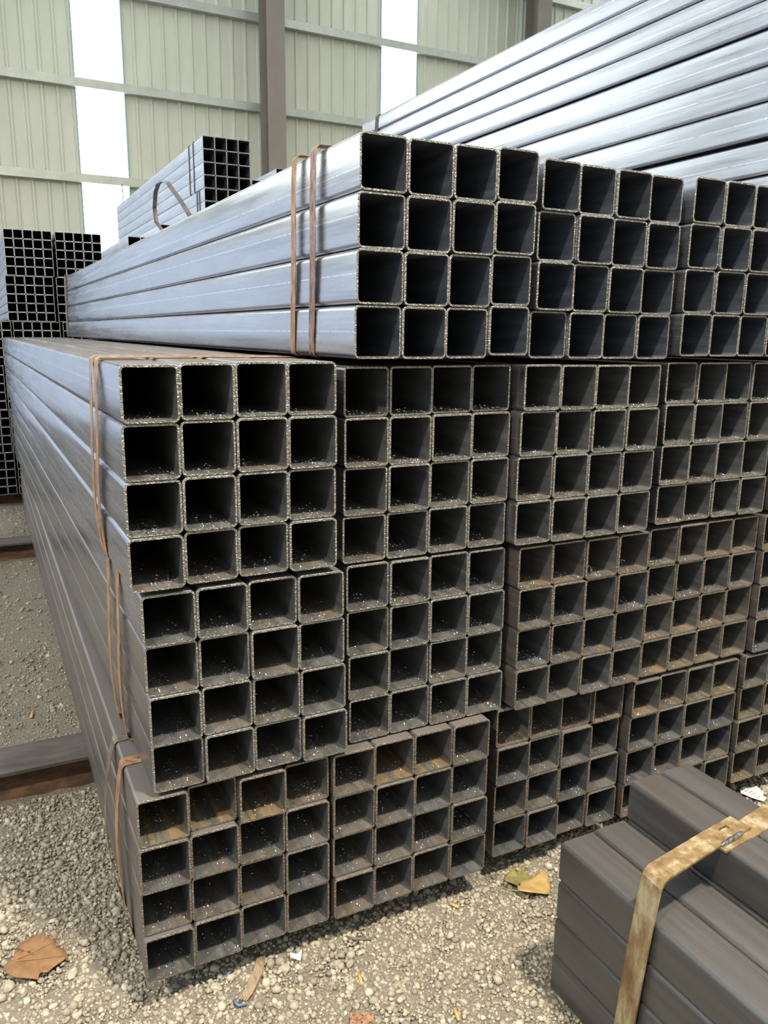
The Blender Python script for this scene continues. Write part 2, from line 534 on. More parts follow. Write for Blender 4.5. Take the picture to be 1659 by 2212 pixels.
# roof with its translucent daylight strips (out of frame, lights the hall)
ROOF_Z = 9.8
ceil = empty('ceiling', (0, 0, ROOF_Z)); tag(ceil, kind='structure')
for k in range(-3, 3):
    xw = WIN0 + k * PITCH
    MB().box(xw + WIN_W, xw + PITCH, -13, 14.2, 0, 0.05).obj('roof_panel', M['roof'], ceil)
    MB().box(xw, xw + WIN_W, -13, 14.2, 0, 0.02).obj('skylight_panel', M['skylight'], ceil)

# row of high-bay lamps over the aisle in front of the pile
def high_bay(x, y, z, watts, label):
    lp = empty('high_bay_lamp', (x, y, z)); tag(lp, label, 'lamp', 'high-bay lamps')
    sh = MB()
    pr = [(0.06, 0.42), (0.07, 0.25), (0.20, 0.10), (0.27, 0.0)]
    vv = [(r * math.cos(2 * math.pi * j / 20), r * math.sin(2 * math.pi * j / 20), zz) for r, zz in pr for j in range(20)]
    ff = [(i * 20 + j, i * 20 + (j + 1) % 20, (i + 1) * 20 + (j + 1) % 20, (i + 1) * 20 + j) for i in range(3) for j in range(20)]
    sh.add(vv, ff, 0, True)
    sh.obj('shade', M['lamp'], lp)
    MB().tube([(0, 0, 0.40), (0, 0, ROOF_Z - z)], 0.008, 6).obj('cable', M['lamp'], lp)
    ld = bpy.data.lights.new('lamp_light', 'AREA')
    ld.shape = 'DISK'; ld.size = 0.5; ld.energy = watts; ld.color = LAMP_COL
    link('lamp_light', ld, lp, (0, 0, -0.02))


high_bay(1.5, -3.0, 8.2, LAMP_W * 1.25, 'grey high-bay lamp over the front aisle, right one')
high_bay(-5.6, -3.4, 8.2, LAMP_W * 1.1, 'grey high-bay lamp over the front aisle, left one')

# ------------------------------------------------------------------ tubes
S = 0.12
LEN = 5.58


def tube_mesh(name, size, length, wall_t, rad, mats, seg=4):
    """hollow square tube with rounded corners, axis +Y, centred on the axis, mouth at y = 0"""
    def loop(h, r):
        p = []
        for cx, cz, a0 in ((1, 1, 0), (-1, 1, 90), (-1, -1, 180), (1, -1, 270)):
            for k in range(seg + 1):
                a = math.radians(a0 + 90 * k / seg)
                p.append((cx * (h - r) + r * math.cos(a), cz * (h - r) + r * math.sin(a)))
        return p
    h = size / 2
    o, i = loop(h, rad), loop(h - wall_t, max(rad - wall_t, 0.0015))
    n = len(o)
    ch = 0.0007
    def ring(lp, y, k=0.0):
        return [(x * (1 - k), y, z * (1 - k)) for x, z in lp]
    v = ring(o, ch) + ring(o, length - ch) + ring(i, 0) + ring(i, length) + ring(o, 0, ch / h) + ring(o, length, ch / h)
    f, m, s = [], [], []
    for k in range(n):
        j = (k + 1) % n
        f.append((k, n + k, n + j, j)); m.append(0); s.append(True)
        f.append((2 * n + k, 2 * n + j, 3 * n + j, 3 * n + k)); m.append(1); s.append(True)
        f.append((4 * n + k, k, j, 4 * n + j)); m.append(2); s.append(False)
        f.append((4 * n + k, 4 * n + j, 2 * n + j, 2 * n + k)); m.append(2); s.append(False)
        f.append((5 * n + k, 5 * n + j, n + j, n + k)); m.append(2); s.append(False)
        f.append((5 * n + j, 5 * n + k, 3 * n + k, 3 * n + j)); m.append(2); s.append(False)
    me = bpy.data.meshes.new(name)
    me.from_pydata(v, [], f)
    for q in mats: me.materials.append(q)
    me.polygons.foreach_set('material_index', m)
    me.polygons.foreach_set('use_smooth', s)
    me.update()
    bm = bmesh.new(); bm.from_mesh(me)
    bmesh.ops.recalc_face_normals(bm, faces=bm.faces)
    for e in bm.edges:
        if len(e.link_faces) == 2 and e.calc_face_angle(0) > 0.7:
            e.smooth = False
    bm.to_mesh(me); bm.free()
    return me


TS = 0.1188
TM = {
    'bright': tube_mesh('tube_bright', TS, LEN, 0.0048, 0.0125, [M['bright'], M['in_dark'], M['rim']]),
    'silver': tube_mesh('tube_silver', TS, LEN, 0.0048, 0.014, [M['silver'], M['in_dark'], M['rim']]),
    'silver_small': tube_mesh('tube_silver_small', 0.0935, LEN, 0.0045, 0.012, [M['silver'], M['in_dark'], M['rim']]),
    'lilac': tube_mesh('tube_lilac', TS, LEN, 0.0052, 0.0125, [M['lilac'], M['in_grey'], M['rim']]),
    'grey': tube_mesh('tube_grey', TS, LEN, 0.0050, 0.010, [M['grey'], M['in_grey'], M['rim']]),
    'brown': tube_mesh('tube_brown', TS, LEN, 0.0050, 0.010, [M['brown'], M['in_grey'], M['rim_brown']]),
    'rusty': tube_mesh('tube_rusty', TS, LEN, 0.0050, 0.010, [M['brown'], M['in_rust'], M['rim_brown']]),
    'dark': tube_mesh('tube_dark', 0.1038, 5.6, 0.0048, 0.011, [M['dark'], M['in_dark'], M['rim']]),
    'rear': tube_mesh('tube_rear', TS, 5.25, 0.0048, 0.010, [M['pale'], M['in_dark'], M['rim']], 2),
    'slim': tube_mesh('tube_slim', 0.0792, 5.5, 0.0045, 0.009, [M['grey'], M['in_navy'], M['rim_pale']], 2),
}

ORD = ('first', 'second', 'third', 'fourth', 'fifth')
ROWN = ('top row', 'second row', 'third row', 'bottom row')
COLN = ('leftmost', 'second from left', 'third from left', 'rightmost')
TIER = {1: 'top tier', 2: 'second tier', 3: 'third tier', 4: 'bottom tier'}
BUND = {'A': 'leftmost bundle', 'B': 'second bundle', 'C': 'third bundle', 'D': 'fourth bundle', 'E': 'fifth bundle'}
TINT = {1: 'bluish', 2: 'grey', 3: 'grey', 4: 'brownish'}

# bundle: left edge x, mouth y, bottom z, sideways shift of each row (top first), lift of each column, number of columns
BUNDLES = {
    '1A': (0.5324, -0.0360, 1.4730, [0.0051, 0.0018, -0.0028, -0.0058], [-0.0015, -0.002, -0.001, 0.006], 4),
    '1B': (1.0332, -0.0187, 1.4690, [0.0049, 0.0017, -0.0008, -0.0058], [0.0017, 0.0008, 0, -0.0010], 4),
    '1C': (1.5440, -0.0258, 1.4749, [0.004, 0.0013, -0.0014, -0.0038], [0.0007, 0, 0, -0.001], 4),
    '2A': (0.0148, -0.0188, 0.9845, [0.0014, 0, -0.0009, -0.001], [-0.002, 0.001, 0.003, 0.002], 4),
    '2B': (0.5272, 0.0238, 0.9740, [0.0007, 0.0002, 0, -0.0012], [-0.001, -0.0007, 0.0003, 0.0008], 4),
    '2C': (1.0137, -0.0142, 0.9749, [0.0039, 0.0013, -0.0022, -0.0033], [0.0015, 0, -0.001, -0.001], 4),
    '2D': (1.5351, 0.0031, 0.9780, [0.0009, 0.0009, -0.0015, -0.0005], [0.001, 0, 0, -0.001], 4),
    '2E': (2.0301, 0.0031, 0.9780, [0, 0.0009, -0.0015, -0.0005], [0, 0, 0, 0], 2),
    '3A': (0.0384, -0.0087, 0.4930, [-0.0036, -0.0011, 0.0016, 0.0038], [-0.001, 0.001, 0.001, 0], 4),
    '3B': (0.5391, 0.0263, 0.4870, [-0.004, -0.0012, 0.0015, 0.0042], [0.001, 0, 0, -0.002], 4),
    '3C': (1.0404, -0.0044, 0.4850, [-0.0053, 0.0009, 0.005, 0.0033], [0.0014, 0, -0.001, 0], 4),
    '3D': (1.5367, 0.0121, 0.4840, [-0.0029, 0.0023, 0.002, -0.0001], [0, 0, 0.001, 0.0006], 4),
    '3E': (2.0269, -0.0022, 0.4850, [-0.004, 0.0016, 0.002, 0.003], [0, 0, 0, 0], 2),
    '4A': (0.0000, 0.0001, 0.0010, [0.0011, -0.0006, -0.0013, -0.0002], [0.0005, 0.001, 0, -0.001], 4),
    '4B': (0.4863, -0.0056, 0.0030, [-0.0013, 0.0004, 0.0006, 0.0007], [0.0007, 0, 0, -0.001], 4),
    '4C': (1.0166, 0.0310, -0.0060, [-0.001, -0.0009, 0.0008, 0.0024], [0.0004, 0.0006, 0, -0.001], 4),
    '4D': (1.5124, 0.0092, -0.0090, [0.0002, -0.0004, -0.0001, 0.0016], [0.0007, 0.001, 0, -0.001], 4),
    '4E': (2.0127, 0.0029, -0.0080, [0.0007, 0.003, -0.0014, -0.0016], [0, 0, 0, 0], 2),
}
TIER_YAW = {1: 0.009, 2: 0.003, 3: 0.005, 4: -0.007}
PH = S * 0.9968
MOUTHS = []          # (x, y, z of the inner floor, half width, tier) for the swarf
for key, (bx, by, bz, dxs, dzs, nc) in BUNDLES.items():
    tier, bl = int(key[0]), key[1]
    for r in range(4):
        for c in range(nc):
            x = bx + (c + 0.5) * PH + dxs[r]
            z = bz + (3.5 - r) * S + dzs[c] + (0.0003 if r < 3 else 0)
            y = by + rng.normal(0, 0.0035) + (0.006 if rng.random() < 0.1 else 0)
            if tier == 1: kind = 'bright'
            elif tier == 2: kind = 'lilac' if bl == 'A' else ('grey' if bl in 'BC' else 'grey')
            elif tier == 3: kind = 'lilac' if (bl == 'A' and r < 1) else ('grey' if bl in 'AB' else ('rusty' if r == 0 or (bl == 'D' and r in (2, 3)) else 'brown'))
            else: kind = 'rusty' if (r == 0 or bl == 'E') else 'brown'
            o = link('square_tube', TM[kind], None, (x, y, z), (0, rng.normal(0, 0.002), TIER_YAW[tier]))
            col = COLN[c] if nc == 4 else ('leftmost', 'second from left', 'third from left')[c]
            tag(o, '%s square steel tube, %s, %s, %s of the %s' % (TINT[tier], ROWN[r], col, BUND[bl], TIER[tier]),
                'steel tube', 'tubes in the %s of the %s' % (BUND[bl], TIER[tier]))
            MOUTHS.append((x, y, z - TS / 2 + 0.0055, TS / 2 - 0.008, tier))

# the tall silver stack set back on the right: only its left column shows
TALL_X, TALL_Y = 2.38, 3.85 - LEN
zs = [1.990, 2.112, 2.240, 2.361, 2.482]
for k, z in enumerate(zs):
    o = link('square_tube', TM['silver'], None, (TALL_X + TS / 2 + (0.012 if k < 2 else 0), TALL_Y + rng.normal(0, 0.005), z + TS / 2), (0, 0, 0.001))
    tag(o, 'long silver square tube, %s from the bottom of the tall stack on the right' % ('lowest', 'second', 'third', 'fourth', 'fifth')[k],
        'steel tube', 'tubes in the tall silver stack')
for k in range(4):
    o = link('square_tube', TM['silver_small'], None, (TALL_X + 0.0935 / 2 + 0.002 * (k % 2), TALL_Y + rng.normal(0, 0.005), 2.607 + (k + 0.5) * 0.0945), (0, 0, 0.001))
    tag(o, 'long narrower silver square tube, %s in the tall stack on the right' % ('fourth from the top', 'third from the top', 'second from the top', 'topmost')[k],
        'steel tube', 'tubes in the tall silver stack')

# the near bundle of dark tubes in the right foreground, pointing at the camera side
FX, FY, FZ, FS = 0.917, -0.381, -0.078, 0.105
for c in range(4):
    for r in range(4):
        o = link('square_tube', TM['dark'], None, (FX + (c + 0.5) * FS, FY - 5.6 + rng.normal(0, 0.003), FZ + (r + 0.5) * FS), (0, math.pi / 2, 0))
        tag(o, 'dark tube in foreground bundle, column %s from left, row %s from ground' % (('one', 'two', 'three', 'four')[c], ('one', 'two', 'three', 'four')[r]),
            'steel tube', 'dark tubes in the foreground bundle')
for c in range(2):
    o = link('square_tube', TM['dark'], None, (FX + (c + 2.5) * FS, FY - 5.6, FZ + 4.5 * FS + 0.001), (0, math.pi / 2, 0))
    tag(o, 'dark grey square tube lying on top of the foreground bundle, %s of the two' % ('left', 'right')[c], 'steel tube', 'dark tubes in the foreground bundle')

# rear stacks behind the pile
RY = 6.65
rear_hidden = []
for t, zt in enumerate((2.930, 2.446)):
    for r in range(4 if t == 0 else 2):
        for c in range(4):
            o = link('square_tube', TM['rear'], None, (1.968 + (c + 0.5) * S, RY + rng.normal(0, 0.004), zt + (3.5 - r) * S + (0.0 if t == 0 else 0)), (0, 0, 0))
            tag(o, 'distant tube, %s, %s, %s of rear stack' % (ROWN[r], COLN[c], ('topmost bundle', 'bundle below the topmost')[t]),
                'steel tube', 'tubes in the tall rear stack')
for c in range(3):
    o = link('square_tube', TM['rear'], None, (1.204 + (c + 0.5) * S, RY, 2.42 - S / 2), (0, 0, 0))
    tag(o, 'distant square tube level with the pile edge, %s of three before the wall' % ('left', 'middle', 'right')[c], 'steel tube', 'tubes in the low rear bundle')
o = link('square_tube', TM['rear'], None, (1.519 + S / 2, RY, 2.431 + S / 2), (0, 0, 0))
tag(o, 'single distant square tube lying loose on the low rear bundle', 'steel tube', 'loose rear tubes')
for c in range(3):
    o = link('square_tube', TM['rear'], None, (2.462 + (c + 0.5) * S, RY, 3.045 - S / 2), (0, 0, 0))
    tag(o, 'distant square tube right of the tall rear stack, %s of three' % ('left', 'middle', 'right')[c], 'steel tube', 'tubes right of the rear stack')
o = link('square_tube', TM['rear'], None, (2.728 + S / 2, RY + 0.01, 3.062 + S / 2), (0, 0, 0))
tag(o, 'single distant square tube lying loose right of the tall rear stack', 'steel tube', 'loose rear tubes')


def joined_tubes(name, cells, size, length, mats, label, cat):
    """hidden lower layers of the rear stacks, one object"""
    src = tube_mesh('tmp', size, length, 0.0045, 0.009, mats, 1)
    v0 = np.array([v.co[:] for v in src.vertices])
    f0 = [tuple(p.vertices) for p in src.polygons]
    m0 = [p.material_index for p in src.polygons]
    mb = MB()
    for (x, y, z) in cells:
        b = len(mb.v)
        mb.v += (v0 + np.array([x, y, z])).tolist()
        mb.f += [tuple(i + b for i in f) for f in f0]
        mb.m += m0; mb.s += [False] * len(f0)
    me = bpy.data.meshes.new(name)
    me.from_pydata(mb.v, [], mb.f)
    for q in mats: me.materials.append(q)
    me.polygons.foreach_set('material_index', mb.m)
    me.update()
    bpy.data.meshes.remove(src)
    o = link(name, me)
    tag(o, label, cat, None, 'stuff')
    return o


cells = []
for r in range(20):
    z = 2.446 + 1.5 * S - r * S - S / 2 + 0.0 - 0.0
    z = 2.446 + 2 * S - (r + 0.5) * S - 0.004
    if z > -0.02:
        cells += [(1.968 + (c + 0.5) * S, RY + 0.01, z) for c in range(4)]
    z2 = 2.42 - S - (r + 0.5) * S - 0.003
    if z2 > -0.02: cells += [(1.204 + (c + 0.5) * S, RY + 0.01, z2) for c in range(4)]
for r in range(24):
    z3 = 3.045 - S - (r + 0.5) * S - 0.003
    if z3 > -0.02: cells += [(2.462 + (c + 0.5) * S, RY + 0.01, z3) for c in range(3)]
joined_tubes('rear_tubes', cells, TS, 5.25, [M['bright'], M['in_dark'], M['rim']], 'lower square tubes of the rear stacks hidden behind the pile', 'steel tubes')

# the part of the pile that goes on to the right, out of frame, and carries the tall silver stack
cells = [(2.062 + (c + 0.5) * PH, -0.01, 1.478 + (r + 0.5) * S) for c in range(5) for r in range(4)]
for zb in (0.9775, 0.4855, -0.008):
    cells += [(2.03 + (c + 0.5) * PH, 0.003, zb + (r + 0.5) * S) for c in range(2, 5) for r in range(4)]
cells += [(TALL_X + 0.014 + (c + 0.5) * PH, TALL_Y, z + TS / 2) for c in range(1, 4) for z in zs]
cells += [(TALL_X + 0.012 + (c + 0.5) * PH, TALL_Y, 2.607 + TS / 2 + r * S) for c in range(1, 4) for r in range(3)]
joined_tubes('pile_tubes', cells, TS, LEN, [M['grey'], M['in_dark'], M['rim']], 'further square tubes carrying the tall silver stack, out of frame right', 'steel tubes')
for yy in (0.5, 3.0):
    tb = MB().box(2.07, 2.85, yy, yy + 0.09, 1.9595, 1.9895).obj('timber_bearer', M['bark'])
    tag(tb, 'flat timber bearer between the pile and the tall silver stack, %s one' % ('nearer' if yy < 1 else 'farther'), 'bearer', 'timber bearers')

# slim tubes in the stack at the far left
SY, SS = 6.5, 0.08
slim = 0
slim_hidden = []
tiers = [  # top first: (z of bottom, bundle left edges)
    (2.004, (0.101, 0.530)), (1.602, (0.085, 0.512)), (1.200, (-0.300, 0.118, 0.543)),
    (0.800, (-0.395, 0.020, 0.440)), (0.400, (-0.380, 0.028, 0.450)), (0.000, (-0.370, 0.050, 0.470))]
SLT = ('top', 'second', 'third', 'fourth', 'fifth', 'bottom')
for ti, (zb, lefts) in enumerate(tiers):
    for bi, xl in enumerate(lefts):
        for r in range(5):
            for c in range(5):
                x = xl + (c + 0.5) * (SS + 0.0005)
                z = zb + (4.5 - r) * SS
                seen = (ti == 0) or (ti == 1 and (bi == 0 or c == 0)) or (ti == 2 and r < 2 and x < 0.66) or (ti >= 2 and -0.14 < x < 0.14 and not (ti == 2 and r < 2))
                if not seen:
                    slim_hidden.append((x, SY + 0.004, z)); continue
                o = link('slim_square_tube', TM['slim'], None, (x, SY + rng.normal(0, 0.003), z), (0, 0, 0))
                bn = ('left', 'right')[bi] if len(lefts) == 2 else ('left', 'middle', 'right')[bi]
                tag(o, 'slim distant tube, row %s, column %s, %s bundle, %s layer of far-left stack' % (
                    ('one', 'two', 'three', 'four', 'five')[r], ('one', 'two', 'three', 'four', 'five')[c], bn, SLT[ti]),
                    'slim tube', 'slim tubes in the far-left stack')
joined_tubes('slim_tubes', slim_hidden, 0.0792, 5.5, [M['grey'], M['in_navy'], M['rim_pale']], 'slim square tubes of the far-left stack hidden behind the pile', 'slim tubes')

# ------------------------------------------------------------------ bearers under the pile
def h_beam(y0, y1, x0, x1, name_label):
    e = empty('support_beam', ((x0 + x1) / 2, (y0 + y1) / 2, -0.15))
    cx = (x0 + x1) / 2
    w = (y1 - y0) / 2
    hl = (x1 - x0) / 2
    e.rotation_euler = (0, 0.004, 0)
    def part(nm, a, b, c, d, mat):
        MB().box(-hl, hl, a, b, c, d).obj(nm, mat, e)
    part('top_flange', -w, w, 0.138, 0.150, M['beam'])
    part('web', -0.035, 0.035, 0.012, 0.138, M['beam_rust'])
    part('bottom_flange', -w, w, 0.0, 0.012, M['beam_rust'])
    # rolled fillet plates between flange and web show as the rusty side
    MB().prism([(-w + 0.012, 0.012), (-0.035, 0.012), (-0.035, 0.10)], 'x', -hl, hl).obj('rust_bank', M['beam_rust'], e)
    tag(e, name_label, 'beam', 'bearers under the tube pile')
    return e


h_beam(1.156, 1.357, -0.95, 2.9, 'rusty steel support beam under the pile, nearer one, in the left gravel')
h_beam(4.516, 4.73, -0.95, 2.9, 'rusty steel support beam under the pile, farther one, in the left gravel')

h_beam(6.62, 6.80, -0.6, 3.1, 'rusty steel support beam under the far-left stack of slim tubes')
h_beam(10.6, 10.8, -0.6, 3.1, 'rusty steel support beam under the far end of the far-left stack')


# ------------------------------------------------------------------ straps
def strip(pts, ydir, width, th, name, mat, parent=None, closed=False):
    """flat band: centre line pts, width along ydir (Vector or list)"""
    P = [Vector(p) for p in pts]
    n = len(P)
    v = []
    for i, p in enumerate(P):
        a = P[i - 1] if (i > 0 or closed) else p
        c = P[(i + 1) % n] if (i < n - 1 or closed) else p
        d = (c - a).normalized()
        w = Vector(ydir[i] if isinstance(ydir, list) else ydir)
        w = (w - d * w.dot(d)).normalized()
        nn = d.cross(w)
        for sa, sb in ((-1, -1), (1, -1), (1, 1), (-1, 1)):
            v.append(p + w * (sa * width / 2) + nn * (sb * th / 2))
    f = []
    for i in range(n if closed else n - 1):
        j = (i + 1) % n
        for k in range(4):
            kk = (k + 1) % 4
            f.append((i * 4 + k, i * 4 + kk, j * 4 + kk, j * 4 + k))
    if not closed:
        f += [(0, 3, 2, 1), tuple((n - 1) * 4 + k for k in range(4))]
    mb = MB(); mb.add(v, f, 0, False)
    return mb.obj(name, mat, parent)


def ring_path(x0, x1, z0, z1, y, r=0.012, bulge=0.0, slant=0.0, wob=0.0, n=14):
    """rounded rectangle around a bundle, left side may bow outward and lean in y"""
    pts = []
    for cx, cz, a0 in ((x1 - r, z1 - r, 0), (x0 + r, z1 - r, 90), (x0 + r, z0 + r, 180), (x1 - r, z0 + r, 270)):
        for k in range(4):
            a = math.radians(a0 + 30 * k)
            pts.append((cx + r * math.cos(a), y, cz + r * math.sin(a)))
        if a0 == 90:
            for k in range(1, n):
                t = k / n
                zz = (z1 - r) + (z0 - z1 + 2 * r) * t
                pts.append((x0 - bulge * math.sin(math.pi * t) ** 0.8, y, zz))
    h = max(z1 - z0, 1e-6)
    return [(x, yy + slant * (z1 - z) / h + wob * math.sin((z - z0) / h * 7 + x * 3), z) for x, yy, z in pts]


def strap(key, y, width, mat, label, bulge=0.0, slant=0.0, wob=0.0, out=0.0012, z_extra=0.0):
    bx, by, bz, dxs, dzs, nc = BUNDLES[key]
    lean = -math.sin(TIER_YAW[int(key[0])]) * (y - by)
    x0 = bx + min(dxs) + lean - out
    x1 = bx + nc * PH + max(dxs) + lean + out
    z0 = bz + min(dzs) - out + 0.0
    z1 = bz + 4 * S + max(dzs) + out + 0.0002
    o = strip(ring_path(x0, x1, z0, z1, y, bulge=bulge, slant=slant, wob=wob), (0, 1, 0), width, 0.0014, 'steel_strap', mat, None, True)
    tag(o, label, 'strap', 'steel straps around the bundles')
    return o


strap('1A', 0.312, 0.032, M['strap_orange'], 'orange-rusty flat steel strap, farther of two around the top bluish bundle', 0.003, 0.028, 0.004)
strap('1A', 0.186, 0.036, M['strap_rust'], 'brown-rusty flat steel strap, nearer of two around the top bluish bundle', 0.003, 0.024, 0.004)
strap('1A', 5.40, 0.05, M['strap_orange'], 'rusty strap at the far end of the top bluish bundle', 0.004)
strap('2A', 0.335, 0.042, M['strap_orange'], 'thin rusty strap, farther of two around the second tier left bundle', 0.012, 0.02, 0.02)
strap('2A', 0.250, 0.042, M['strap_orange'], 'thin rusty strap, nearer of two around the second tier left bundle', 0.010, 0.05, 0.02)
strap('2A', 5.30, 0.02, M['strap_grey'], 'pale strap at the far end of the second tier left bundle', 0.006)
strap('3A', 0.405, 0.040, M['strap_orange'], 'thin rusty strap, farther of two around the third tier left bundle', 0.012, 0.02, 0.015)
strap('3A', 0.262, 0.040, M['strap_orange'], 'thin rusty strap, nearer of two around the third tier left bundle', 0.010, 0.04, 0.015)
strap('3A', 5.35, 0.02, M['strap_grey'], 'pale strap at the far end of the third tier left bundle', 0.008)
strap('4A', 0.325, 0.040, M['strap_grey'], 'dull grey bowed strap around the bottom tier left bundle', 0.032, -0.02)
strap('4A', 0.195, 0.040, M['strap_orange'], 'orange bowed strap around the bottom tier left bundle', 0.022, -0.02)
strap('4A', 5.35, 0.02, M['strap_grey'], 'pale strap at the far end of the bottom tier left bundle', 0.01)

# strap at the far end of the tall silver stack
o = strip(ring_path(TALL_X - 0.004, TALL_X + 0.11, 2.60, 2.99, 3.60, slant=0.06), (0, 1, 0), 0.05, 0.002, 'steel_strap', M['strap_dark'], None, True)
tag(o, 'dark brown strap at the far end of the tall silver stack', 'strap', 'steel straps around the bundles')
for yy, zb, zt, lb in ((7.02, 2.93, 3.415, 'nearer dark strap around the topmost rear bundle'), (7.20, 2.93, 3.415, 'farther dark strap around the topmost rear bundle'),
                       (6.83, 2.446, 2.93, 'nearer dark strap around the rear bundle below the topmost'), (6.93, 2.446, 2.93, 'farther dark strap around the rear bundle below the topmost')):
    o = strip(ring_path(1.964, 2.452, zb - 0.002, zt + 0.002, yy), (0, 1, 0), 0.035, 0.003, 'steel_strap', M['strap_dark'], None, True)
    tag(o, lb, 'strap', 'steel straps around the bundles')

# loose broken strap end standing up in a loop on top of the pile
lp_pts = [(0.595, 2.15, 1.955), (0.588, 2.21, 1.985), (0.58, 2.275, 2.022), (0.58, 2.302, 2.087), (0.58, 2.264, 2.153), (0.58, 2.196, 2.177), (0.58, 2.097, 2.175),
          (0.58, 2.007, 2.156), (0.583, 1.93, 2.115), (0.59, 1.85, 2.07), (0.60, 1.78, 2.02), (0.62, 1.72, 1.955)]
o = strip(lp_pts, [(1, 0.25, 0.1)] * 6 + [(0.9, 0.3, 0.4)] * 6, 0.020, 0.0016, 'loose_strap', M['strap_dark'])
tag(o, 'loose dark strap end curling up in a loop on top of the pile', 'strap')

# rusty flat bar bent over the foreground bundle
FBX, FBY, FBZ = FX - 0.006, -0.672, FZ + 5 * FS + 0.006
bar = empty('flat_bar', (FBX, FBY, FZ))
tag(bar, 'rusty bent flat bar with a slot and weld, clamped over the dark foreground tubes', 'flat bar')
W = 0.052


def bar_path_piece(pts, width, th, name, mat, wdir, notch=None):
    P = [(p[0] - FBX, p[1] - FBY, p[2] - FZ) for p in pts]
    return strip(P, wdir, width, th, name, mat, bar)


down = []
zt = FBZ
down += [(FBX + 0.30, FBY + 0.044, zt), (FBX + 0.2, FBY + 0.03, zt), (FBX + 0.1, FBY + 0.015, zt - 0.001), (FBX + 0.02, FBY + 0.003, zt - 0.002), (FBX + 0.006, FBY, zt - 0.006), (FBX, FBY, zt - 0.016)]
for k in range(1, 9):
    down.append((FBX - 0.004 * math.sin(k / 8 * math.pi) - 0.002, FBY + 0.045 * k / 8, zt - 0.016 - (zt - FZ - 0.02) * k / 8))


def slotted_bar(pts, width, th, wdir, name, mat, slot=None):
    """band made of three lanes so that a slot can be left open in the middle lane"""
    P = [Vector((p[0] - FBX, p[1] - FBY, p[2] - FZ)) for p in pts]
    mb = MB()
    n = len(P)
    rows = []
    for i, p in enumerate(P):
        a = P[i - 1] if i else p
        c = P[i + 1] if i < n - 1 else p
        d = (c - a).normalized()
        w = Vector(wdir); w = (w - d * w.dot(d)).normalized()
        nn = d.cross(w)
        row = []
        for u in (-0.5, 0.02, 0.24, 0.5):
            for sgn in (-0.5, 0.5):
                row.append(p + w * (u * width) + nn * (sgn * th))
        rows.append(row)
    v = [q for r in rows for q in r]
    f = []
    for i in range(n - 1):
        for lane in range(3):
            if slot is not None and lane == 1 and i == slot:
                a = i * 8 + 2; b = (i + 1) * 8 + 2
                f += [(a, a + 1, b + 1, b), (a + 2, b + 2, b + 3, a + 3), (a, a + 2, a + 3, a + 1), (b, b + 1, b + 3, b + 2)]
                continue
            a = i * 8 + lane * 2; b = (i + 1) * 8 + lane * 2
            f += [(a, b, b + 2, a + 2), (a + 1, a + 3, b + 3, b + 1)]
        a = i * 8; b = (i + 1) * 8
        f += [(a, a + 1, b + 1, b), (a + 6, b + 6, b + 7, a + 7)]
    f += [(0, 2, 3, 1), (2, 4, 5, 3), (4, 6, 7, 5)]
    e = (n - 1) * 8
    f += [(e, e + 1, e + 3, e + 2), (e + 2, e + 3, e + 5, e + 4), (e + 4, e + 5, e + 7, e + 6)]
    mb.add(v, f)
    return mb.obj(name, mat, bar)


pts = [(FBX + 0.315, FBY + 0.046, zt + 0.0), (FBX + 0.275, FBY + 0.040, zt), (FBX + 0.245, FBY + 0.036, zt)] + down[1:]
slotted_bar(pts, W, 0.005, (0, 1, 0), 'bent_bar', M['bar_rust'], slot=1)
strip([(FBX + 0.20 - FBX, 0.030 - 0.014, zt - FZ - 0.0052), (0.32, 0.044 - 0.016, zt - FZ - 0.0052), (0.75, 0.098, zt - FZ - 0.0052), (0.93, 0.12, zt - FZ - 0.0052)],
      (0, 1, 0), W * 1.05, 0.005, 'lapped_bar', M['bar_rust'], bar)
wb = MB()
wpts = [(0.205 + 0.085 * k / 9, 0.005 + 0.013 * k / 9, zt - FZ + 0.0005 + 0.001 * math.sin(k * 2.1)) for k in range(10)]
wb.tube(wpts, [0.003, 0.005, 0.0058, 0.0055, 0.006, 0.0055, 0.006, 0.0055, 0.005, 0.003], 8)
wb.obj('weld_bead', M['weld'], bar)

# hanging cord before the bright wall strip
cord = MB().tube([(2.40, 13.845, 4.06), (2.41, 13.845, 3.4), (2.43, 13.845, 2.7), (2.46, 13.845, -0.1)], 0.008, 5)
tag(cord.obj('hanging_cord', M['twig']), 'thin cord hanging from the rail before the left bright wall strip', 'cord')

# ------------------------------------------------------------------ gravel
ico_v = []
phi = (1 + 5 ** 0.5) / 2
for a, b in ((-1, phi), (1, phi), (-1, -phi), (1, -phi)):
    ico_v += [(a, b, 0)]
for a, b in ((-1, phi), (1, phi), (-1, -phi), (1, -phi)):
    ico_v += [(0, a, b)]
for a, b in ((-1, phi), (1, phi), (-1, -phi), (1, -phi)):
    ico_v += [(b, 0, a)]
ico_v = np.array([(-1, phi, 0), (1, phi, 0), (-1, -phi, 0), (1, -phi, 0), (0, -1, phi), (0, 1, phi), (0, -1, -phi), (0, 1, -phi), (phi, 0, -1), (phi, 0, 1), (-phi, 0, -1), (-phi, 0, 1)])
ico_v = ico_v / np.linalg.norm(ico_v[0])
ico_f = np.array([(0, 11, 5), (0, 5, 1), (0, 1, 7), (0, 7, 10), (0, 10, 11), (1, 5, 9), (5, 11, 4), (11, 10, 2), (10, 7, 6), (7, 1, 8), (3, 9, 4), (3, 4, 2), (3, 2, 6), (3, 6, 8), (3, 8, 9), (4, 9, 5), (2, 4, 11), (6, 2, 10), (8, 6, 7), (9, 8, 1)])


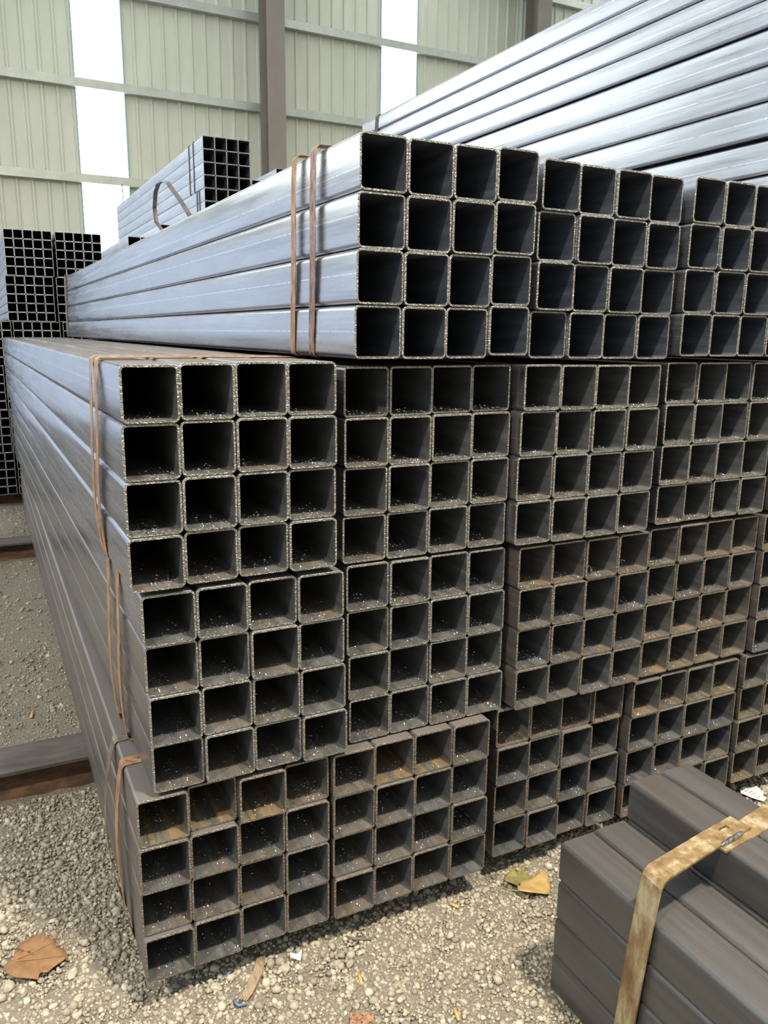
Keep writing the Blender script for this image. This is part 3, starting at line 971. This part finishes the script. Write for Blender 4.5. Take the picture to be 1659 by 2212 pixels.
def rot_mats(n):
    q = rng.standard_normal((n, 4)); q /= np.linalg.norm(q, axis=1)[:, None]
    w, x, y, z = q.T
    return np.stack([np.stack([1 - 2 * (y * y + z * z), 2 * (x * y - z * w), 2 * (x * z + y * w)], 1),
                     np.stack([2 * (x * y + z * w), 1 - 2 * (x * x + z * z), 2 * (y * z - x * w)], 1),
                     np.stack([2 * (x * z - y * w), 2 * (y * z + x * w), 1 - 2 * (x * x + y * y)], 1)], 1)


def pebbles(regions):
    V, Tn = [], []
    for (x0, x1, y0, y1, dens, med, sig) in regions:
        n = int((x1 - x0) * (y1 - y0) * dens)
        px = rng.uniform(x0, x1, n); py = rng.uniform(y0, y1, n)
        keep = ~(((py > 1.14) & (py < 1.37)) | ((py > 4.50) & (py < 4.745)))
        px, py = px[keep], py[keep]; n = len(px)
        r = np.clip(med * np.exp(rng.normal(0, sig, n)), 0.0022, 0.016)
        v = ico_v[None] * (1 + rng.normal(0, 0.13, (n, 12, 1)))
        v = v * np.stack([np.ones(n), rng.uniform(0.65, 1.0, n), rng.uniform(0.55, 0.9, n)], 1)[:, None]
        v = np.einsum('nij,nkj->nki', rot_mats(n), v) * r[:, None, None]
        v[:, :, 2] *= 0.85
        v += np.stack([px, py, gz(px, py) + r * rng.uniform(0.05, 0.55, n)], 1)[:, None]
        V.append(v.reshape(-1, 3))
        Tn.append(np.repeat(np.clip(rng.beta(2.2, 2.6, n), 0, 1), 12))
    V = np.concatenate(V); Tn = np.concatenate(Tn)
    n = len(V) // 12
    F = (ico_f[None] + (np.arange(n) * 12)[:, None, None]).reshape(-1, 3)
    me = bpy.data.meshes.new('gravel')
    me.vertices.add(len(V)); me.vertices.foreach_set('co', V.ravel().astype(np.float32))
    me.loops.add(F.size); me.loops.foreach_set('vertex_index', F.ravel().astype(np.int32))
    me.polygons.add(len(F)); me.polygons.foreach_set('loop_start', (np.arange(len(F)) * 3).astype(np.int32))
    me.polygons.foreach_set('use_smooth', np.ones(len(F), dtype=bool))
    at = me.attributes.new('tone', 'FLOAT', 'POINT')
    at.data.foreach_set('value', Tn.astype(np.float32))
    me.materials.append(M['gravel'])
    me.update(calc_edges=True)
    me.validate()
    return me


gr = link('gravel', pebbles([(-0.85, 0.2, -0.6, 1.15, 15000, 0.0047, 0.42), (-0.85, 0.15, 1.36, 2.6, 4200, 0.0042, 0.45), (0.2, 2.6, -0.8, 0.4, 15000, 0.0047, 0.42), (-1.0, 0.15, 2.6, 6.4, 1100, 0.0055, 0.45)]))
tag(gr, 'loose grey-beige gravel covering the yard floor', 'gravel', None, 'stuff')


def stone(x, y, r, label, seed, sq=(1, 0.8, 0.65), mat='gravel'):
    bm = bmesh.new()
    bmesh.ops.create_icosphere(bm, subdivisions=3, radius=1)
    rs = np.random.default_rng(seed)
    dirs = rs.standard_normal((9, 3)); dirs /= np.linalg.norm(dirs, axis=1)[:, None]
    offs = rs.uniform(0.62, 0.92, 9)
    for v in bm.verts:
        p = np.array(v.co)
        for d, o_ in zip(dirs, offs):      # facet the sphere with a few cutting planes
            k = p @ d
            if k > o_: p = p - d * (k - o_) * 0.9
        v.co = p * np.array(sq) * r
    for f in bm.faces: f.smooth = True
    me = bpy.data.meshes.new('stone'); bm.to_mesh(me); bm.free()
    at = me.attributes.new('tone', 'FLOAT', 'POINT')
    at.data.foreach_set('value', np.full(len(me.vertices), 0.55 + 0.15 * rs.random(), dtype=np.float32))
    me.materials.append(M[mat])
    o = link('stone', me, None, (x, y, float(gz(x, y)) + r * 0.35), (0, 0, seed * 1.7))
    tag(o, label, 'stone', 'larger stones in the gravel')


stone(-0.2975, 0.232, 0.019, 'pale angular stone at the lower left edge of the brown leaf', 1)
stone(-0.1434, 0.116, 0.015, 'pale rounded stone below right of the brown leaf', 2)
stone(-0.15, 0.20, 0.017, 'flat grey stone just right of the brown leaf', 8, (1, 0.75, 0.35))
stone(0.3428, -0.0249, 0.016, 'rounded grey stone right of the bark strip', 3)
stone(0.4213, 0.0381, 0.012, 'small grey stone close before the bottom tubes', 4)
stone(0.1671, -0.0049, 0.017, 'broad flat stone left of the bark strip', 5, (1, 0.8, 0.45))
stone(0.300, -0.050, 0.012, 'small pale stone touching the bark strip', 6)

# ------------------------------------------------------------------ swarf inside the tube mouths
sv, sf = [], []
for (x, y, z, hw, tier) in MOUTHS:
    if tier == 1: continue
    k = int(rng.integers(50, 130))
    cx0 = rng.uniform(-0.4, 0.6) * hw
    for _ in range(k):
        px = x + float(np.clip(cx0 + rng.normal(0, 0.5) * hw, -hw, hw))
        py = y + 0.004 + abs(rng.normal(0, 0.07))
        L = rng.uniform(0.0008, 0.004); w = rng.uniform(0.0003, 0.0008)
        a = rng.uniform(0, math.pi); h = rng.uniform(0.0003, 0.002)
        ca, sa = math.cos(a), math.sin(a)
        b = len(sv)
        sv += [(px - ca * L - sa * w, py - sa * L + ca * w, z), (px - ca * L + sa * w, py - sa * L - ca * w, z + 0.0004),
               (px + ca * L, py + sa * L, z + h), (px, py, z + h * 1.6)]
        sf += [(b, b + 1, b + 2), (b, b + 2, b + 3), (b + 1, b + 3, b + 2), (b, b + 3, b + 1)]
me = bpy.data.meshes.new('metal_shavings')
me.from_pydata(sv, [], sf)
t = NT('shiny_swarf'); t.set(Base_Color=(0.55, 0.55, 0.56), Metallic=0.9, Roughness=0.25)
me.materials.append(t.mat)
tag(link('metal_shavings', me), 'shiny saw shavings scattered inside the tube mouths', 'shavings', None, 'stuff')

# ------------------------------------------------------------------ litter on the ground
def blade(outline, name, mat, parent, origin, lift=0.006, curl=0.01, th=0.0006, seed=0, axis=None):
    """leaf-like sheet from an outline: rings toward the centre, gently curled"""
    rs = np.random.default_rng(seed)
    P = np.array(outline, float)
    c = P.mean(0)
    n = len(P)
    R = max(np.linalg.norm(P - c, axis=1))
    v = []
    rings = (1.0, 0.72, 0.42, 0.15)
    ph = rs.uniform(0, 6, 4)
    for k in rings:
        for p in P:
            q = c + (p - c) * k
            d = (q - c) / R
            h = lift + curl * (abs(d[0] * 0.8 + d[1] * 0.6) ** 1.6) + 0.25 * curl * math.sin(7 * d[0] + ph[0]) * math.sin(6 * d[1] + ph[1])
            if k == 1.0: h += rs.uniform(-0.3, 0.5) * curl * 0.5
            v.append((q[0] - origin[0], q[1] - origin[1], max(h, 0.002)))
    v.append((c[0] - origin[0], c[1] - origin[1], lift))
    f = []
    for a in range(len(rings) - 1):
        for i in range(n):
            j = (i + 1) % n
            f.append((a * n + i, a * n + j, (a + 1) * n + j, (a + 1) * n + i))
    b = (len(rings) - 1) * n
    for i in range(n):
        f.append((b + i, b + (i + 1) % n, len(v) - 1))
    mb = MB(); mb.add(v, f, 0, True)
    o = mb.obj(name, mat, parent)
    s = o.modifiers.new('thickness', 'SOLIDIFY'); s.thickness = th
    return o


LEAF = [(-0.2311, 0.3818), (-0.2275, 0.3719), (-0.2015, 0.3733), (-0.2002, 0.3572), (-0.1908, 0.3485), (-0.1908, 0.3391), (-0.1821, 0.3335), (-0.1785, 0.3079), (-0.1708, 0.3015), (-0.164, 0.2943), (-0.1544, 0.2651), (-0.1617, 0.2496), (-0.171, 0.2466), (-0.1929, 0.2363), (-0.2074, 0.224), (-0.2158, 0.2281), (-0.2216, 0.2358), (-0.2273, 0.2218), (-0.2299, 0.2065), (-0.2447, 0.2184), (-0.2795, 0.232), (-0.297, 0.2572), (-0.306, 0.2846), (-0.2952, 0.3014), (-0.279, 0.3097), (-0.2812, 0.3146), (-0.2794, 0.3366), (-0.2692, 0.3472), (-0.2739, 0.3521), (-0.2551, 0.368), (-0.2469, 0.3679)]
o0 = (-0.23, 0.29)
lf = empty('fallen_leaf', (o0[0], o0[1], float(gz(*o0)) + 0.009))
tag(lf, 'large dry brown lobed leaf on the gravel at the left', 'leaf', 'fallen leaves')
blade(LEAF, 'leaf_blade', M['leaf'], lf, o0, 0.007, 0.010, seed=3)
vm = MB()
root = (-0.2884 - o0[0], 0.3032 - o0[1], 0.0105)
for e in ((-0.1578, 0.2605), (-0.1825, 0.3247), (-0.2295, 0.2074), (-0.2313, 0.3727)):
    ex, ey = e[0] - o0[0], e[1] - o0[1]
    vm.tube([root, (root[0] * 0.5 + ex * 0.5 + 0.002, root[1] * 0.5 + ey * 0.5, 0.0092), (ex, ey, 0.0125)], [0.0011, 0.0008, 0.0003], 5)
vm.obj('leaf_veins', M['leaf_vein'], lf)
blade([(-0.191, 0.341), (-0.189, 0.349), (-0.181, 0.347), (-0.170, 0.341), (-0.178, 0.332)], 'curled_tip', M['leaf'], lf, o0, 0.014, 0.012, seed=5)

YL = [(1.0567, -0.0496), (1.0759, -0.0372), (1.0849, -0.0251), (1.1196, -0.0365), (1.1396, -0.0266), (1.1657, -0.0337), (1.1666, -0.0566), (1.1592, -0.0751), (1.1368, -0.1021), (1.1219, -0.1054), (1.074, -0.0913), (1.06, -0.0778), (1.0503, -0.0638)]
GL = [(1.0567, -0.0496), (1.0535, -0.0318), (1.037, -0.021), (1.0426, -0.0017), (1.0664, 0.0261), (1.0878, 0.0271), (1.1079, 0.0435), (1.1063, 0.0297), (1.1001, 0.0097), (1.1233, 0.0243), (1.1373, 0.0204), (1.1184, 0.0007), (1.1305, -0.0166), (1.1196, -0.0365), (1.0849, -0.0251), (1.0759, -0.0372)]
o1 = (1.1, -0.04)
yl = empty('fallen_leaf', (o1[0], o1[1], float(gz(*o1)) + 0.009))
tag(yl, 'crumpled yellow and olive leaf on the gravel beside the foreground tubes', 'leaf', 'fallen leaves')
blade(YL, 'yellow_lobe', M['leaf_yellow'], yl, o1, 0.012, 0.016, seed=8)
blade(GL, 'olive_lobe', M['leaf_green'], yl, o1, 0.006, 0.016, seed=9)
MB().tube([(1.0524 - o1[0], -0.0582 - o1[1], 0.012), (1.033 - o1[0], -0.036 - o1[1], 0.010), (1.0147 - o1[0], -0.0156 - o1[1], 0.012)], [0.0012, 0.001, 0.0016], 6).obj('leaf_stem', M['leaf_yellow'], yl)

PAPER = [(2.1406, 0.0504), (2.1669, 0.0242), (2.176, 0.0198), (2.1742, -0.0126), (2.1521, -0.028), (2.158, -0.0406), (2.1184, -0.0564), (2.0972, -0.024), (2.0997, -0.0027), (2.0942, 0.0162), (2.1109, 0.0379)]
o2 = (2.13, 0.0)
pp = empty('paper_label', (o2[0], o2[1], float(gz(*o2)) + 0.006))
tag(pp, 'crumpled white printed paper label on the gravel behind the foreground tubes', 'paper')
blade(PAPER, 'paper_sheet', M['paper'], pp, o2, 0.008, 0.010, th=0.0004, seed=12)
pm = MB()
for k in range(5):
    y0 = -0.03 + 0.012 * k
    pm.box(-0.018 + 0.004 * (k % 2), 0.018 - 0.006 * ((k + 1) % 3), y0, y0 + 0.003, 0.0135, 0.0138)
pm.obj('printed_lines', M['print'], pp)

# bark strip
STK = [(0.296, 0.032), (0.276, -0.008), (0.252, -0.040), (0.230, -0.066), (0.211, -0.082)]
bk = MB()
for lane in range(4):
    off = (lane - 1.5) * 0.0055
    bk.tube([(x + off * 0.8, y - off * 0.6, -0.066 - (-0.085) * 0 + 0.0015 * math.sin(i * 2 + lane)) for i, (x, y) in enumerate(STK)],
            [0.003, 0.0052, 0.005, 0.0042, 0.0022], 6)
bo = bk.obj('bark_strip', M['bark'], None)
tag(bo, 'splintered brown strip of bark on the gravel before the bottom tubes', 'bark')


def butt(a, b, label, r=0.0042, mat='orange'):
    za, zb = float(gz(*a)) + 0.008, float(gz(*b)) + 0.008
    d = Vector((b[0] - a[0], b[1] - a[1], zb - za))
    m = MB().tube([(a[0], a[1], za), (a[0] + d.x * 0.5, a[1] + d.y * 0.5, za + d.z * 0.5 + 0.0008), (b[0], b[1], zb)], [r, r * 0.95, r * 0.9], 10)
    o = m.obj('orange_chip', M[mat])
    tag(o, label, 'chip', 'orange chips in the gravel')


butt((0.5044, -0.1263), (0.4998, -0.1542), 'small orange chip on the bright gravel near the lower middle')
butt((0.8551, 0.0), (0.8688, -0.026), 'small orange chip in the shade before the second bottom bundle')
butt((0.6698, -0.3226), (0.6634, -0.3552), 'small orange chip at the lower edge before the foreground tubes')
butt((0.6784, 0.0463), (0.6918, 0.0342), 'dull orange chip close under the second bottom bundle', 0.003)
butt((-0.1496, 1.8166), (-0.1389, 1.8693), 'small pale orange chip on the left gravel behind the near beam', 0.006)

bl1 = MB().tube([(0.2134, 0.0245, -0.072), (0.2034, 0.0166, -0.069), (0.2002, 0.0056, -0.072)], [0.003, 0.004, 0.002], 6)
tag(bl1.obj('blue_scrap', M['blue']), 'blue plastic scrap left of the bark strip', 'scrap', 'blue plastic scraps')
bl2 = MB().tube([(0.196, -0.0653, -0.073), (0.1945, -0.079, -0.070), (0.1993, -0.0887, -0.071), (0.2188, -0.0921, -0.073)], [0.0025, 0.0035, 0.0035, 0.002], 6)
tag(bl2.obj('blue_scrap', M['blue']), 'curved blue plastic scrap at the lower end of the bark strip', 'scrap', 'blue plastic scraps')
WH = [(0.3684, 0.0126), (0.3842, -0.0019), (0.399, 0.0021), (0.3832, -0.026), (0.3627, -0.007)]
wf = empty('white_scrap', (0.38, -0.005, float(gz(0.38, -0.005)) + 0.004))
tag(wf, 'small white torn scrap on the gravel right of the bark strip', 'scrap')
blade(WH, 'scrap_sheet', M['white'], wf, (0.38, -0.005), 0.008, 0.008, th=0.0008, seed=21)
dk = MB().tube([(0.5275, 0.0086, -0.075), (0.545, -0.0144, -0.071), (0.565, -0.024, -0.072), (0.5859, -0.032, -0.075)], [0.002, 0.0045, 0.004, 0.002], 6)
tag(dk.obj('dark_twig', M['twig']), 'short dark twig on the gravel before the second bottom bundle', 'twig')
wr = MB().tube([(x, y, -0.073 + 0.003 * math.sin(i)) for i, (x, y) in enumerate([(0.8304, -0.3322), (0.8279, -0.2991), (0.8219, -0.2693), (0.8284, -0.2543), (0.8476, -0.2545), (0.8529, -0.28), (0.842, -0.306), (0.8349, -0.3344)])], 0.0014, 6)
tag(wr.obj('wire_loop', M['bark']), 'thin loop of wire on the bright gravel left of the foreground tubes', 'wire')
# perforated strip at the lower edge
ps = MB()
ux = Vector((0.0515, -0.0235, 0)).normalized(); uy = Vector((-0.0115, -0.021, 0)).normalized()
base = Vector((0.4347, -0.2289, -0.072))
def pp_(u, w, h=0.0): return base + ux * u + uy * w + Vector((0, 0, h))
Wd = 0.056
xs_ = [0.0] + [q for c in (0.007, 0.028, 0.048) for q in (c - 0.002, c + 0.002)] + [Wd]
ys_ = [0.0, 0.006, 0.010, 0.026, 0.030, 0.036]
for i in range(len(xs_) - 1):
    for j in range(len(ys_) - 1):
        if i in (1, 3, 5) and j in (1, 3): continue
        q = [pp_(xs_[i], ys_[j]), pp_(xs_[i + 1], ys_[j]), pp_(xs_[i + 1], ys_[j + 1]), pp_(xs_[i], ys_[j + 1])]
        ps.add([*q, *[p + Vector((0, 0, 0.0016)) for p in q]], [(0, 3, 2, 1), (4, 5, 6, 7), (0, 1, 5, 4), (1, 2, 6, 5), (2, 3, 7, 6), (3, 0, 4, 7)])
tag(ps.obj('perforated_strip', M['rust_scrap']), 'rusty perforated metal strip at the bottom edge of the gravel', 'metal scrap')

# bent ring of metal left in a tube of the third tier
cr = MB()
bx, by, bz, dxs, dzs, nc = BUNDLES['3C']
rx, rz = bx + 2.25 * PH, bz + 3 * S + 0.008
cr.tube([(rx + 0.011 * math.cos(a), by + 0.03 + 0.004 * math.sin(2 * a), rz + 0.011 + 0.011 * math.sin(a)) for a in [math.radians(q) for q in range(-60, 231, 24)]], 0.0028, 6)
tag(cr.obj('metal_ring', M['strap_dark']), 'small open metal ring lying inside a top tube of the third bundle', 'ring')
